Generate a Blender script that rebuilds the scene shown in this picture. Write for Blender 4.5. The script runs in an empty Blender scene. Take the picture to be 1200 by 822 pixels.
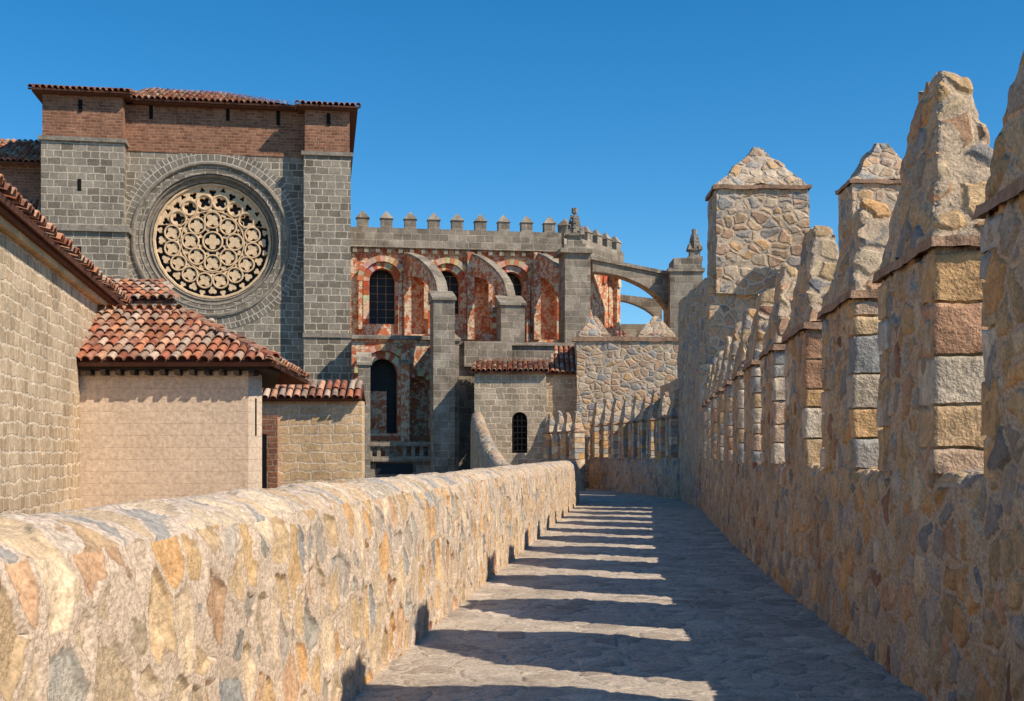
import bpy, math, random
from mathutils import Vector, noise
random.seed(7)
FP=1400.0; EYE=1.65; HY=532.0
def X(px,z): return (px-600)/FP*z
def H(py,z): return EYE+(HY-py)/FP*z
def V(*a): return Vector(a)
scene=bpy.context.scene
# ---------------------------------------------------------------- materials
class N:
    def __init__(s,name):
        s.m=bpy.data.materials.new(name); s.m.use_nodes=True
        s.t=s.m.node_tree; s.n=s.t.nodes; s.l=s.t.links
        s.b=s.n['Principled BSDF']; s.out=s.n['Material Output']
        s.b.inputs['Roughness'].default_value=0.9
        s.b.inputs['Specular IOR Level'].default_value=0.15
    def new(s,t,**k):
        n=s.n.new(t)
        for a,b in k.items(): setattr(n,a,b)
        return n
    def link(s,a,b): s.l.new(a,b)
    def setv(s,inp,v):
        if isinstance(v,(int,float,tuple)): inp.default_value=v
        else: s.link(v,inp)
    def math(s,op,a,b=0.0,clamp=False):
        n=s.new('ShaderNodeMath',operation=op); n.use_clamp=clamp
        s.setv(n.inputs[0],a); s.setv(n.inputs[1],b); return n.outputs[0]
    def vmath(s,op,a,b):
        n=s.new('ShaderNodeVectorMath',operation=op)
        s.setv(n.inputs[0],a); s.setv(n.inputs[1],b); return n.outputs[0]
    def mix(s,f,a,b,bt='MIX'):
        n=s.new('ShaderNodeMix',data_type='RGBA',blend_type=bt)
        s.setv(n.inputs[0],f); s.setv(n.inputs[6],a); s.setv(n.inputs[7],b); return n.outputs[2]
    def noise(s,vec,sc,det=3,rough=0.55,out=0):
        n=s.new('ShaderNodeTexNoise'); n.inputs['Scale'].default_value=sc
        n.inputs['Detail'].default_value=det; n.inputs['Roughness'].default_value=rough
        if vec is not None: s.link(vec,n.inputs['Vector'])
        return n.outputs[out]
    def ramp(s,f,stops,interp='LINEAR'):
        n=s.new('ShaderNodeValToRGB'); cr=n.color_ramp; cr.interpolation=interp
        while len(cr.elements)<len(stops): cr.elements.new(0.5)
        for e,(p,c) in zip(cr.elements,stops):
            e.position=p; e.color=c if len(c)==4 else (*c,1)
        s.setv(n.inputs[0],f); return n.outputs[0]
    def mr(s,v,a,b,c=0.0,d=1.0,smooth=True):
        n=s.new('ShaderNodeMapRange'); n.interpolation_type='SMOOTHSTEP' if smooth else 'LINEAR'
        s.setv(n.inputs[0],v)
        for i,q in enumerate((a,b,c,d)): s.setv(n.inputs[i+1],q)
        return n.outputs[0]
    def scale(s,c,f):
        cm=s.new('ShaderNodeVectorMath',operation='SCALE'); s.link(c,cm.inputs[0]); s.setv(cm.inputs[3],f); return cm.outputs[0]
    def disp(s,h,scale,method='BUMP'):
        n=s.new('ShaderNodeDisplacement'); n.inputs['Midlevel'].default_value=0
        n.inputs['Scale'].default_value=scale; s.link(h,n.inputs['Height'])
        s.link(n.outputs[0],s.out.inputs['Displacement']); s.m.displacement_method=method

WARM=[(0.0,(.48,.32,.17)),(.14,(.54,.30,.13)),(.25,(.29,.25,.21)),(.33,(.52,.38,.23)),(.46,(.48,.28,.16)),
      (.56,(.38,.31,.24)),(.66,(.56,.42,.27)),(.80,(.25,.235,.215)),(.86,(.54,.35,.18)),(.975,(.30,.15,.09))]
def rubble(name,scale=(4.5,4.5,4.0),pal=WARM,mortar=(.55,.44,.33),mw=.09,d=.03,method='BUMP',warp=.13,val=1.0,dirt=.25,tint=.25):
    s=N(name)
    tc=s.new('ShaderNodeTexCoord').outputs['Object']
    nz=s.noise(tc,4.0,1,.6,1)
    w=s.vmath('SUBTRACT',nz,(.5,.5,.5)); w=s.vmath('MULTIPLY',w,(warp,)*3)
    v=s.vmath('ADD',tc,w); v=s.vmath('MULTIPLY',v,scale)
    a=s.new('ShaderNodeTexVoronoi'); a.inputs['Scale'].default_value=1; s.link(v,a.inputs['Vector'])
    e=s.new('ShaderNodeTexVoronoi',feature='DISTANCE_TO_EDGE'); e.inputs['Scale'].default_value=1; s.link(v,e.inputs['Vector'])
    sep=s.new('ShaderNodeSeparateColor'); s.link(a.outputs['Color'],sep.inputs[0])
    col=s.ramp(sep.outputs[0],pal,'CONSTANT')
    n1=s.noise(tc,8,3,.65); n2=s.noise(tc,42,2,.75); n3=s.noise(tc,1.1,1,.6)
    br=s.math('ADD',s.math('MULTIPLY',sep.outputs[1],.38),.82)
    br=s.math('MULTIPLY',br,s.mr(n1,.25,.75,.74,1.24,False)); br=s.math('MULTIPLY',br,s.mr(n2,.2,.8,.55,1.45,False))
    c=s.scale(col,br)
    tc_=s.mix(s.mr(n1,.52,.70,0,tint),c,(.55,.40,.25,1))
    edge=s.math('ADD',e.outputs['Distance'],s.math('ADD',s.math('MULTIPLY',s.math('SUBTRACT',n1,.5),-.18),s.math('MULTIPLY',s.math('SUBTRACT',n2,.5),-.04)))
    mm=s.mr(edge,mw*.75,mw*1.12,1,0)
    mc=s.mix(s.mr(n2,.3,.7,0,1),tuple(x*.68 for x in mortar)+(1,),tuple(min(1,x*1.2) for x in mortar)+(1,))
    rim=s.mix(s.mr(edge,mw,mw+.05,.28,0),tc_,(.15,.11,.08,1))
    c=s.mix(mm,rim,mc)
    c=s.mix(s.mr(n3,.5,.72,0,dirt),c,(.17,.13,.10,1))
    if val!=1: c=s.scale(c,val)
    s.link(c,s.b.inputs['Base Color'])
    h=s.mr(edge,mw*.5,mw+.10,0,1)
    hh=s.math('ADD',s.math('MULTIPLY',h,s.math('ADD',s.math('MULTIPLY',sep.outputs[2],.5),.5)),s.math('MULTIPLY',n1,.7))
    hh=s.math('ADD',hh,s.math('MULTIPLY',n2,.34))
    s.disp(hh,d,method)
    return s.m
def ashlar(name,c1,c2,mortar,bw=.55,rh=.3,ms=.02,mott=None,d=.02,var=.35,warp=.03,third=None):
    s=N(name)
    uv=s.new('ShaderNodeUVMap').outputs[0]; tc=s.new('ShaderNodeTexCoord').outputs['Object']
    w=s.vmath('SUBTRACT',s.noise(tc,3,2,.6,1),(.5,.5,.5)); w=s.vmath('MULTIPLY',w,(warp*2,warp*2,0)); v=s.vmath('ADD',uv,w)
    b=s.new('ShaderNodeTexBrick'); s.link(v,b.inputs['Vector'])
    b.inputs['Scale'].default_value=1; b.inputs['Brick Width'].default_value=bw; b.inputs['Row Height'].default_value=rh
    b.inputs['Mortar Size'].default_value=ms; b.inputs['Mortar Smooth'].default_value=.3; b.inputs['Bias'].default_value=0
    b.squash=.7; b.squash_frequency=3
    b.inputs['Color1'].default_value=(*c1,1); b.inputs['Color2'].default_value=(*c2,1); b.inputs['Mortar'].default_value=(*mortar,1)
    c=b.outputs['Color']
    n1=s.noise(tc,1.1,4,.7); n2=s.noise(tc,12,2,.7)
    if mott:
        m=s.mr(s.noise(tc,2.8,3,.8),.475,.525,0,1)
        c2_=s.mix(b.outputs['Fac'],s.mix(n2,tuple(x*.8 for x in mott)+(1,),tuple(x*1.15 for x in mott)+(1,)),(*mortar,1))
        c=s.mix(m,c,c2_)
        c=s.mix(s.mr(n1,.58,.72,0,.5),c,(.20,.12,.09,1))
        f=s.mr(n2,.2,.8,.72,1.28,False)
    else:
        f=s.math('MULTIPLY',s.mr(n1,.25,.75,1-var,1+var,False),s.mr(n2,.2,.8,.68,1.32,False))
    s.link(s.scale(c,f),s.b.inputs['Base Color'])
    h=s.math('ADD',s.math('SUBTRACT',1.0,b.outputs['Fac']),s.math('MULTIPLY',n2,.7))
    s.disp(h,d)
    return s.m
def plain(name,col,var=.25,sc=6,d=.01,rough=.9,attr=False,lich=0):
    s=N(name); tc=s.new('ShaderNodeTexCoord').outputs['Object']
    n1=s.noise(tc,sc,3,.65); n2=s.noise(tc,sc*6,2,.7)
    if attr:
        a=s.new('ShaderNodeAttribute',attribute_name='Col'); base=a.outputs['Color']
    else:
        r=s.new('ShaderNodeRGB'); r.outputs[0].default_value=(*col,1); base=r.outputs[0]
    f=s.math('MULTIPLY',s.mr(n1,.25,.75,1-var,1+var,False),s.mr(n2,.2,.8,.72,1.28,False))
    c=s.scale(base,f)
    if lich: c=s.mix(s.mr(n1,.52,.66,0,lich),c,(.26,.22,.15,1))
    s.link(c,s.b.inputs['Base Color'])
    s.b.inputs['Roughness'].default_value=rough
    s.disp(s.math('ADD',n1,s.math('MULTIPLY',n2,.35)),d)
    return s.m
M={}
M['par']=rubble('parapet_rubble',(3.9,3.9,3.0),mw=.078,d=.030,method='BOTH',mortar=(.64,.49,.36),dirt=.10,tint=.25,
   pal=[(0.0,(.54,.38,.22)),(.16,(.60,.35,.16)),(.27,(.38,.34,.28)),(.36,(.59,.44,.28)),(.49,(.55,.34,.20)),(.59,(.45,.37,.29)),(.69,(.63,.48,.32)),(.82,(.31,.295,.27)),(.88,(.59,.39,.20)),(.985,(.32,.16,.10))])
M['cop']=rubble('coping_stones',(1.8,3.8,2.2),pal=[(0,(.56,.42,.28)),(.2,(.60,.41,.24)),(.36,(.46,.38,.29)),(.5,(.62,.49,.34)),(.70,(.37,.34,.30)),(.78,(.59,.43,.27)),(.965,(.26,.11,.07))],mortar=(.64,.50,.38),mw=.055,d=.027,method='BOTH',dirt=.1,tint=.2)
M['bat']=rubble('battlement_rubble',(3.8,3.8,4.1),mw=.08,d=.032,method='BOTH',mortar=(.53,.39,.26),dirt=.3)
M['batfar']=rubble('battlement_far_rubble',(2.5,2.5,3.3),mw=.07,d=.045,mortar=(.60,.47,.34),dirt=.2,
   pal=[(0,(.50,.35,.22)),(.2,(.54,.34,.21)),(.36,(.35,.30,.26)),(.5,(.56,.43,.30)),(.68,(.47,.31,.21)),(.83,(.31,.29,.26)),(.92,(.56,.35,.18))])
M['walk']=rubble('walk_paving',(3.0,3.0,3.0),pal=[(0,(.48,.395,.31)),(.3,(.42,.345,.275)),(.55,(.52,.43,.34)),(.8,(.45,.36,.28))],mortar=(.54,.45,.35),mw=.055,d=.014,method='BOTH',dirt=.3)
M['facade']=ashlar('grey_granite_ashlar',(.175,.142,.105),(.34,.285,.22),(.54,.455,.345),.62,.36,.028,var=.3,warp=.05)
M['grey']=ashlar('grey_weathered_ashlar',(.20,.162,.12),(.35,.29,.22),(.42,.34,.26),.7,.36,.02,var=.5)
M['blood']=ashlar('red_mottled_ashlar',(.50,.12,.05),(.60,.21,.09),(.50,.34,.23),.7,.36,.016,mott=(.72,.56,.38),var=.3)
M['brick']=ashlar('old_brick',(.21,.085,.05),(.36,.17,.095),(.33,.22,.15),.42,.15,.02,var=.35)
M['tan']=ashlar('tan_ashlar',(.60,.40,.21),(.74,.51,.29),(.70,.56,.40),.55,.24,.022,var=.3,warp=.1)
M['coarse']=ashlar('coarse_block_wall',(.42,.29,.17),(.60,.45,.29),(.68,.54,.38),.34,.21,.022,var=.3,warp=.09)
M['housestone']=ashlar('house_stone',(.36,.27,.18),(.53,.41,.28),(.62,.50,.36),.5,.28,.03,var=.35,warp=.1)
M['plaster']=ashlar('ochre_plaster',(.74,.56,.40),(.75,.57,.41),(.69,.52,.37),2.2,.22,.005,var=.11,d=.012)
M['wood']=plain('dark_eave_wood',(.05,.035,.025))
M['tile']=plain('terracotta_tiles',None,var=.4,sc=7,attr=True,lich=.4)
M['quoin']=plain('quoin_blocks',None,var=.38,sc=9,d=.03,attr=True)
M['vs']=plain('voussoir_stone',None,var=.3,sc=5,d=.02,attr=True)
M['under']=plain('tile_bed',(.15,.065,.04))
M['cap']=plain('cap_slab_stone',(.36,.22,.14),var=.4,sc=7,d=.03)
M['trac']=plain('tracery_limestone',(.72,.51,.31),var=.22,sc=5)
M['trim']=plain('granite_trim',(.27,.225,.175),var=.4,sc=3,d=.03)
M['glass']=plain('dark_leaded_glass',(.025,.03,.035),rough=.35,d=.002)
M['hole']=plain('dark_opening',(.012,.011,.01),d=.001)
M['iron']=plain('wrought_iron',(.02,.02,.02))
M['ground']=plain('dry_ground',(.28,.23,.16),sc=.3)
# ---------------------------------------------------------------- mesh helpers
class MB:
    def __init__(s): s.v=[];s.f=[];s.c=[];s.mi=[]
    def add(s,vs,fs,col=(.5,.5,.5),mi=0):
        o=len(s.v); s.v+= [tuple(v) for v in vs]
        for f in fs: s.f.append(tuple(i+o for i in f)); s.c.append(col); s.mi.append(mi)
    def quad(s,a,b,c,d,**k): s.add([a,b,c,d],[(0,1,2,3)],**k)
    def hexa(s,c,**k):
        s.add(c,[(3,2,1,0),(4,5,6,7),(0,1,5,4),(1,2,6,5),(2,3,7,6),(3,0,4,7)],**k)
    def prism(s,poly,z0,z1,**k):
        n=len(poly); vs=[(p[0],p[1],z0) for p in poly]+[(p[0],p[1],z1) for p in poly]
        fs=[tuple(range(n-1,-1,-1)),tuple(range(n,2*n))]+[(i,(i+1)%n,(i+1)%n+n,i+n) for i in range(n)]
        s.add(vs,fs,**k)
    def pyr(s,poly,z0,apex,**k):
        n=len(poly); s.add([(p[0],p[1],z0) for p in poly]+[apex],[(i,(i+1)%n,n) for i in range(n)]+[tuple(range(n-1,-1,-1))],**k)
    def build(s,name,mats,parent=None,smooth=False,colattr=False,uv=True):
        me=bpy.data.meshes.new(name); me.from_pydata(s.v,[],s.f); 
        for m in (mats if isinstance(mats,(list,tuple)) else [mats]): me.materials.append(m)
        me.polygons.foreach_set('material_index',s.mi)
        if smooth: me.polygons.foreach_set('use_smooth',[True]*len(s.f))
        if uv:
            ul=me.uv_layers.new(name='UVMap'); me.update()
            for p in me.polygons:
                n=p.normal
                if abs(n.z)>.75: t=None
                else:
                    t=Vector((-n.y,n.x,0)).normalized()
                for li in p.loop_indices:
                    co=me.vertices[me.loops[li].vertex_index].co
                    ul.data[li].uv=(co.x,co.y) if t is None else (co.x*t.x+co.y*t.y,co.z)
        if colattr:
            ca=me.color_attributes.new('Col','FLOAT_COLOR','CORNER')
            for p,c in zip(me.polygons,s.c):
                for li in p.loop_indices: ca.data[li].color=(*c,1)
        ob=bpy.data.objects.new(name,me); scene.collection.objects.link(ob)
        if parent: ob.parent=parent
        return ob
def empty(name):
    o=bpy.data.objects.new(name,None); scene.collection.objects.link(o); o.empty_display_size=.2; return o
def jit(p,amp,fr=1.7,seed=0.0):
    p=Vector(p); q=p*fr+Vector((seed,seed*.7,seed*.3))
    a=noise.noise_vector(q); b=noise.noise_vector(q*3.1)
    return p+(a+b*.4)*amp
def rough_hexa(mb,c,res,amp,mi=0,col=(.5,.5,.5),fr=1.7,seed=0.0):
    c=[Vector(x) for x in c]; d={}; vs=[]; fs=[]
    def vid(p):
        k=(round(p.x*2000),round(p.y*2000),round(p.z*2000))
        if k not in d: d[k]=len(vs); vs.append(p)
        return d[k]
    nA=max(1,round(max((c[1]-c[0]).length,(c[2]-c[3]).length)/res)); nB=max(1,round(max((c[2]-c[1]).length,(c[3]-c[0]).length)/res))
    nC=max(1,round(max((c[i+4]-c[i]).length for i in range(4))/res))
    for f,nu,nv in [((4,5,6,7),nA,nB),((0,1,5,4),nA,nC),((1,2,6,5),nB,nC),((2,3,7,6),nA,nC),((3,0,4,7),nB,nC)]:
        A,B,C,D=[c[i] for i in f]
        g=[[vid(A.lerp(B,i/nu).lerp(D.lerp(C,i/nu),j/nv)) for i in range(nu+1)] for j in range(nv+1)]
        for j in range(nv):
            for i in range(nu):
                q=(g[j][i],g[j][i+1],g[j+1][i+1],g[j+1][i])
                if len(set(q))==4: fs.append(q)
                elif len(set(q))==3: fs.append(tuple(dict.fromkeys(q)))
    vs=[jit(p,amp,fr,seed) for p in vs]
    mb.add(vs,fs,mi=mi,col=col)
def interp(path,y):
    for (y0,x0),(y1,x1) in zip(path,path[1:]):
        if y<=y1: break
    t=(y-y0)/(y1-y0); return x0+(x1-x0)*t
QC=[(.60,.36,.17),(.40,.36,.31),(.58,.40,.27),(.64,.52,.38),(.54,.37,.21),(.34,.32,.29),(.58,.46,.33),(.52,.29,.17),(.60,.40,.22)]
# ---------------------------------------------------------------- tiles
TC=[(.44,.16,.08),(.50,.21,.11),(.38,.13,.075),(.56,.30,.18),(.48,.25,.16),(.32,.14,.09),(.42,.28,.20),(.50,.36,.26)]
def tile(mb,p,q,up,side,r0,r1,col,seg=5):
    vs=[];n=seg+1
    for (c,r) in ((p,r0),(q,r1)):
        for i in range(n):
            a=math.pi*i/seg; vs.append(c+side*(math.cos(a)*r)+up*(math.sin(a)*r))
    for (c,r) in ((p,r0*.8),):
        for i in range(n):
            a=math.pi*i/seg; vs.append(c+side*(math.cos(a)*r)+up*(math.sin(a)*r))
    fs=[(i,i+1,n+i+1,n+i) for i in range(seg)]+[(2*n+i,2*n+i+1,i+1,i) for i in range(seg)]
    mb.add(vs,fs,col=col)
def tiled(name,A,B,C,D,parent,sp=.22,ln=.42,thick=.08,bed=True):
    A,B,C,D=[Vector(x) for x in (A,B,C,D)]
    mb=MB(); u=(B-A); L=u.length; u.normalize()
    up0=((D+C)/2-(A+B)/2); nrm=u.cross(up0).normalized()
    if nrm.z<0: nrm=-nrm
    w=nrm.cross(u).normalized()
    if w.dot(up0)<0: w=-w
    hgt=max((D-A).dot(w),(C-B).dot(w)); sD=(D-A).dot(u); sC=(C-A).dot(u); hD=(D-A).dot(w); hC=(C-A).dot(w)
    nc=int(L/sp)+1; nr=int(hgt/ln)+1
    for i in range(nc):
        s0=(i+.5)*L/nc; cs=random.uniform(-.02,.02)
        for j in range(nr):
            t=j*ln+cs; tm=t+.3*ln
            lo=sD*tm/max(hD,.01) if sD>0 else 0; hi=L+(sC-L)*tm/max(hC,.01)
            if tm>hgt or s0<lo or s0>hi: continue
            p=A+u*(s0+random.uniform(-.018,.018))+w*(t-.03+random.uniform(-.03,.03))+nrm*(.055+random.uniform(-.01,.015))
            q=A+u*(s0+random.uniform(-.01,.01))+w*(t+ln+.04)+nrm*.02
            c=random.choice(TC); k=random.uniform(.7,1.25); c=tuple(x*k for x in c)
            tile(mb,p,q,nrm,u,sp*.44,sp*.36,c)
    ob=mb.build(name,M['tile'],parent,colattr=True,uv=False)
    if bed:
        m2=MB(); dn=nrm*-thick
        m2.hexa([A+dn,B+dn,C+dn,D+dn,A,B,C,D]); m2.build(name+'_bed',M['under'],parent)
    return ob
def barrel(name,p,q,parent,r=.13,ln=.4):
    p=Vector(p);q=Vector(q); mb=MB(); d=(q-p); n=max(1,int(d.length/ln)); d.normalize()
    side=d.cross(Vector((0,0,1))).normalized(); up=side.cross(d).normalized()
    for i in range(n):
        a=p.lerp(q,i/n); b=p.lerp(q,(i+1.1)/n); c=random.choice(TC); k=random.uniform(.75,1.2)
        tile(mb,a+up*.03,b,up,side,r,r*.82,tuple(x*k for x in c))
    mb.build(name,M['tile'],parent,colattr=True,uv=False)
# ---------------------------------------------------------------- ground & walk
g=MB(); 
g.quad((-3000,-3000,-9),(3000,-3000,-9),(3000,3000,-9),(-3000,3000,-9)); g.build('ground',M['ground'])
RW=[(-8,1.6),(0,2.19),(9.5,2.9),(15,3.36),(20,3.85),(30,4.98),(36,5.7)]
ROW=[(42,5.95),(50,5.0),(57,X(689,57))]
def lx(y): return -1.88+.104*y
def rx(y): return interp(RW,y) if y<36 else (interp(ROW,y) if y>=42 else 5.7+(y-36)*.04)
ys=[]; y=-6.0
while y<57:
    ys.append(y); y+= .3 if y<5 else (.035 if y<14 else (.07 if y<26 else (.25 if y<45 else 1)))
mb=MB(); NC=70
for y in ys:
    l=(lx(y)-.1) if y<41 else -1.5; r=rx(y)+.15
    mb.v+=[(l+(r-l)*i/NC,y,.02*noise.noise((l+(r-l)*i/NC,y*.7,0))) for i in range(NC+1)]
for j in range(len(ys)-1):
    for i in range(NC):
        a=j*(NC+1)+i; mb.f.append((a,a+1,a+NC+2,a+NC+1)); mb.mi.append(0); mb.c.append((0,0,0))
mb.build('wall_walk_path',M['walk'],uv=False,smooth=True)
mb=MB()
poly=[(lx(-6)-.4,-6),(rx(-6)+.4,-6)]+[(rx(y)+.4,y) for y in (0,10,20,30,36,42,50,56.9)]+[(-1.9,56.9),(-1.9,42),(lx(39)-.4,39)]
mb.prism(poly,-9.2,-.08); mb.build('city_wall_base',M['batfar'])
# ---------------------------------------------------------------- left parapet
def sweep(name,path,prof,mats,matf,amp,parent=None):
    mb=MB(); n=len(prof)
    for (x,y,ox,oy,hb) in path:
        for (o,h) in prof:
            hh=h if h<0 else h*hb
            p=jit((x+ox*o,y+oy*o,hh),amp,1.3); 
            if h<.05: p.z=hh
            mb.v.append(tuple(p))
    for j in range(len(path)-1):
        for i in range(n-1):
            a=j*n+i; mb.f.append((a,a+1,a+n+1,a+n)); mb.mi.append(matf(i)); mb.c.append((0,0,0))
    for j in (0,len(path)-1):
        mb.f.append(tuple(range(j*n,(j+1)*n)) if j else tuple(range(n-1,-1,-1))); mb.mi.append(0); mb.c.append((0,0,0))
    return mb.build(name,mats,parent,uv=False,smooth=True)
def densify(pts,res):
    out=[pts[0]]
    for a,b in zip(pts,pts[1:]):
        r=res(a,b); n=max(1,round(math.dist(a,b)/r))
        out+=[(a[0]+(b[0]-a[0])*i/n,a[1]+(b[1]-a[1])*i/n) for i in range(1,n+1)]
    return out
base=[(0,-.1),(.0,.3),(.02,.9),(.05,1.22),(.09,1.32),(.2,1.40),(.38,1.45),(.52,1.44),(.62,1.38),(.66,1.25)]
prof=densify(base,lambda a,b:.02)+[(.67,.9),(.68,.3),(.68,-2),(.68,-9)]
icop=min(i for i,p in enumerate(prof) if p[1]>1.30); icop2=max(i for i,p in enumerate(prof) if p[1]>1.3)
path=[]; y=-6.0
while y<=39.8:
    path.append((lx(y),y,-1,0.1,1.0)); y+= .3 if y<2.3 else (.016 if y<7 else (.025 if y<12 else (.05 if y<22 else .1)))
for a in range(0,80,8):
    t=math.radians(a); cx,cy=lx(39.8)-.0,39.8
    path.append((cx-1.2*(1-math.cos(t)),cy+1.2*math.sin(t),-math.cos(t),-math.sin(t),1))
xe,ye=path[-1][0],path[-1][1]
for i in range(1,14): path.append((xe-.14*i,ye+.03*i,-.17,-.98,1-.012*i))
sweep('stone_parapet_wall',path,prof,[M['par'],M['cop']],lambda i:1 if icop<=i<icop2 else 0,.024)
ctl=[(X(640,43.5),43.5,.76),(X(618,44),44,.78),(X(600,45),45,.9),(X(585,47),47,1.35),(X(575,50),50,1.9),(X(568,54),54,2.5)]
path=[]
for (a,b) in zip(ctl,ctl[1:]):
    dx,dy=b[0]-a[0],b[1]-a[1]; L=math.hypot(dx,dy)
    for i in range(10): t=i/10; path.append((a[0]+dx*t,a[1]+dy*t,-dy/L,dx/L,a[2]+(b[2]-a[2])*t))
prof2=[(0,-.1),(0,.5),(.02,1.0),(.04,1.3),(.15,1.42),(.4,1.48),(.6,1.4),(.66,1.2),(.66,.3),(.66,-9)]
sweep('stair_parapet_wall',path,prof2,[M['batfar']],lambda i:0,.03)
# ---------------------------------------------------------------- battlement (right)
bat=empty('battlement_wall')
path=[];y=-6.0
while y<=36:
    path.append((rx(y),y,1,-.08,1.0)); y+= .3 if y<5.4 else (.025 if y<11 else (.05 if y<20 else .12))
prof=densify([(0,-.1),(0,.2),(.01,1.0),(.03,1.44),(.07,1.5),(.5,1.52),(.54,1.48)],lambda a,b:.03)+[(.56,.8),(.56,-2),(.6,-9)]
sweep('wall_body',path,prof,[M['bat']],lambda i:0,.02,bat)
def merlon(mb,qb,cb,p,d,L,T,z0,zc,za,res,amp,seed,quoins=True):
    d=Vector((d[0],d[1],0)).normalized(); o=Vector((d.y,-d.x,0)); p=Vector((p[0],p[1],0))
    def P(a,b,z): return p+d*a+o*b+Vector((0,0,z))
    def hx(a0,a1,b0,b1,zz0,A0,A1,B0,B1,zz1):
        return [P(a0,b0,zz0),P(a0,b1,zz0),P(a1,b1,zz0),P(a1,b0,zz0),P(A0,B0,zz1),P(A0,B1,zz1),P(A1,B1,zz1),P(A1,B0,zz1)]
    rough_hexa(mb,hx(.05,L-.05,.012,T,z0-.12,.05,L-.05,.012,T-.01,zc),res,amp*.7,seed=0)
    sd=random.uniform(-.06,.08); zt=za+random.uniform(-.12,.06)
    c=hx(.03,L-.03,.0,T+.02,zc+.06,L*.30+sd,L*.66+sd,T*.34,T*.66,zt)
    for i in range(4,8): c[i]=c[i]+Vector((0,0,random.uniform(-.07,.05)))
    rough_hexa(mb,c,res,amp*1.1,fr=2.4,seed=seed)
    rough_hexa(cb,hx(-.05,L+.05,-.06,T+.06,zc,-.04,L+.04,-.05,T+.05,zc+.075),max(res,.05),amp*.6,fr=3)
    if quoins:
        for end in (0,1):
            z=z0+.02
            while z<zc-.06:
                h=random.uniform(.15,.36); 
                if z+h>zc-.12: h=zc-z-.012
                dd=random.uniform(.15,.42); c=random.choice(QC); k=random.uniform(.85,1.15); c=tuple(x*k for x in c)
                a0,a1=(-.012,dd) if end==0 else (L-dd,L+.012)
                j=random.uniform(0,.012)
                if random.random()<.35 and h>.18:
                    m=T*random.uniform(.4,.6); c2=tuple(x*random.uniform(.85,1.1) for x in random.choice(QC))
                    rough_hexa(qb,hx(a0-j,a1+j,-.02-j,m-.012,z,a0-j,a1+j,-.02-j,m-.012,z+h-.022),max(res,.035),.018,fr=5,col=c,seed=seed)
                    rough_hexa(qb,hx(a0,a1,m+.012,T+.02,z,a0,a1,m+.012,T+.02,z+h-.022),max(res,.035),.018,fr=5,col=c2,seed=seed)
                else:
                    rough_hexa(qb,hx(a0-j,a1+j,-.02-j,T+.02,z+.0,a0-j,a1+j,-.02-j,T+.02,z+h-.022),max(res,.035),.02,fr=5,col=c,seed=seed)
                z+=h
mnear=MB();qn=MB();cn=MB()
for k in range(-5,12):
    y0=7.86+2.55*k
    if y0+1.5>36: break
    y1=y0+1.55
    p=(rx(y0)+.02,y0); d=(rx(y1)-rx(y0),y1-y0)
    near=-1<=k<=3
    merlon(mnear,qn,cn,p,d,1.55,.50,1.5,3.0,4.25 if k<=0 else (4.2 if k>1 else 4.0),.035 if near else .09,.035,k*3.3)
mnear.build('merlons',M['bat'],bat,uv=False,smooth=True)
qn.build('quoin_blocks',M['quoin'],bat,colattr=True,uv=False,smooth=True)
cn.build('cap_ledges',M['cap'],bat,uv=False)
far=empty('battlement_wall_curved')
path=[];y=42.5
while y<=56.9: path.append((rx(y),y,1,.1,1.0)); y+=.3
sweep('wall_body',path,[(0,-.1),(0,.7),(.02,1.5),(.55,1.52),(.58,-9)],[M['batfar']],lambda i:0,.03,far)
m2=MB();q2=MB();c2=MB()
y0=43.4;k=0
while y0<56:
    y1=y0+.8; d=(rx(y1)-rx(y0),y1-y0)
    merlon(m2,q2,c2,(rx(y0)+.02,y0),d,.8,.5,1.4,2.95,4.1,.12,.04,k*2.7); y0+=1.55;k+=1
rw=[(X(674,53),53),(X(634,56.3),56.3)]; dx,dy=rw[1][0]-rw[0][0],rw[1][1]-rw[0][1]; LL=math.hypot(dx,dy)
for i in range(4):
    t=i/4; merlon(m2,q2,c2,(rw[0][0]+dx*t,rw[0][1]+dy*t),(dx,dy),.55,.45,1.4,2.6,3.6,.12,.04,i*5.1)
m2.build('merlons',M['batfar'],far,uv=False); q2.build('quoin_blocks',M['quoin'],far,colattr=True,uv=False); c2.build('cap_ledges',M['cap'],far,uv=False)
path=[(rw[0][0]+dx*i/12,rw[0][1]+dy*i/12,dy/LL,-dx/LL,1) for i in range(13)]
sweep('cross_wall_body',path,[(0,-.1),(0,.7),(.02,1.4),(.5,1.42),(.52,-9)],[M['batfar']],lambda i:0,.03,far)
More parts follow.
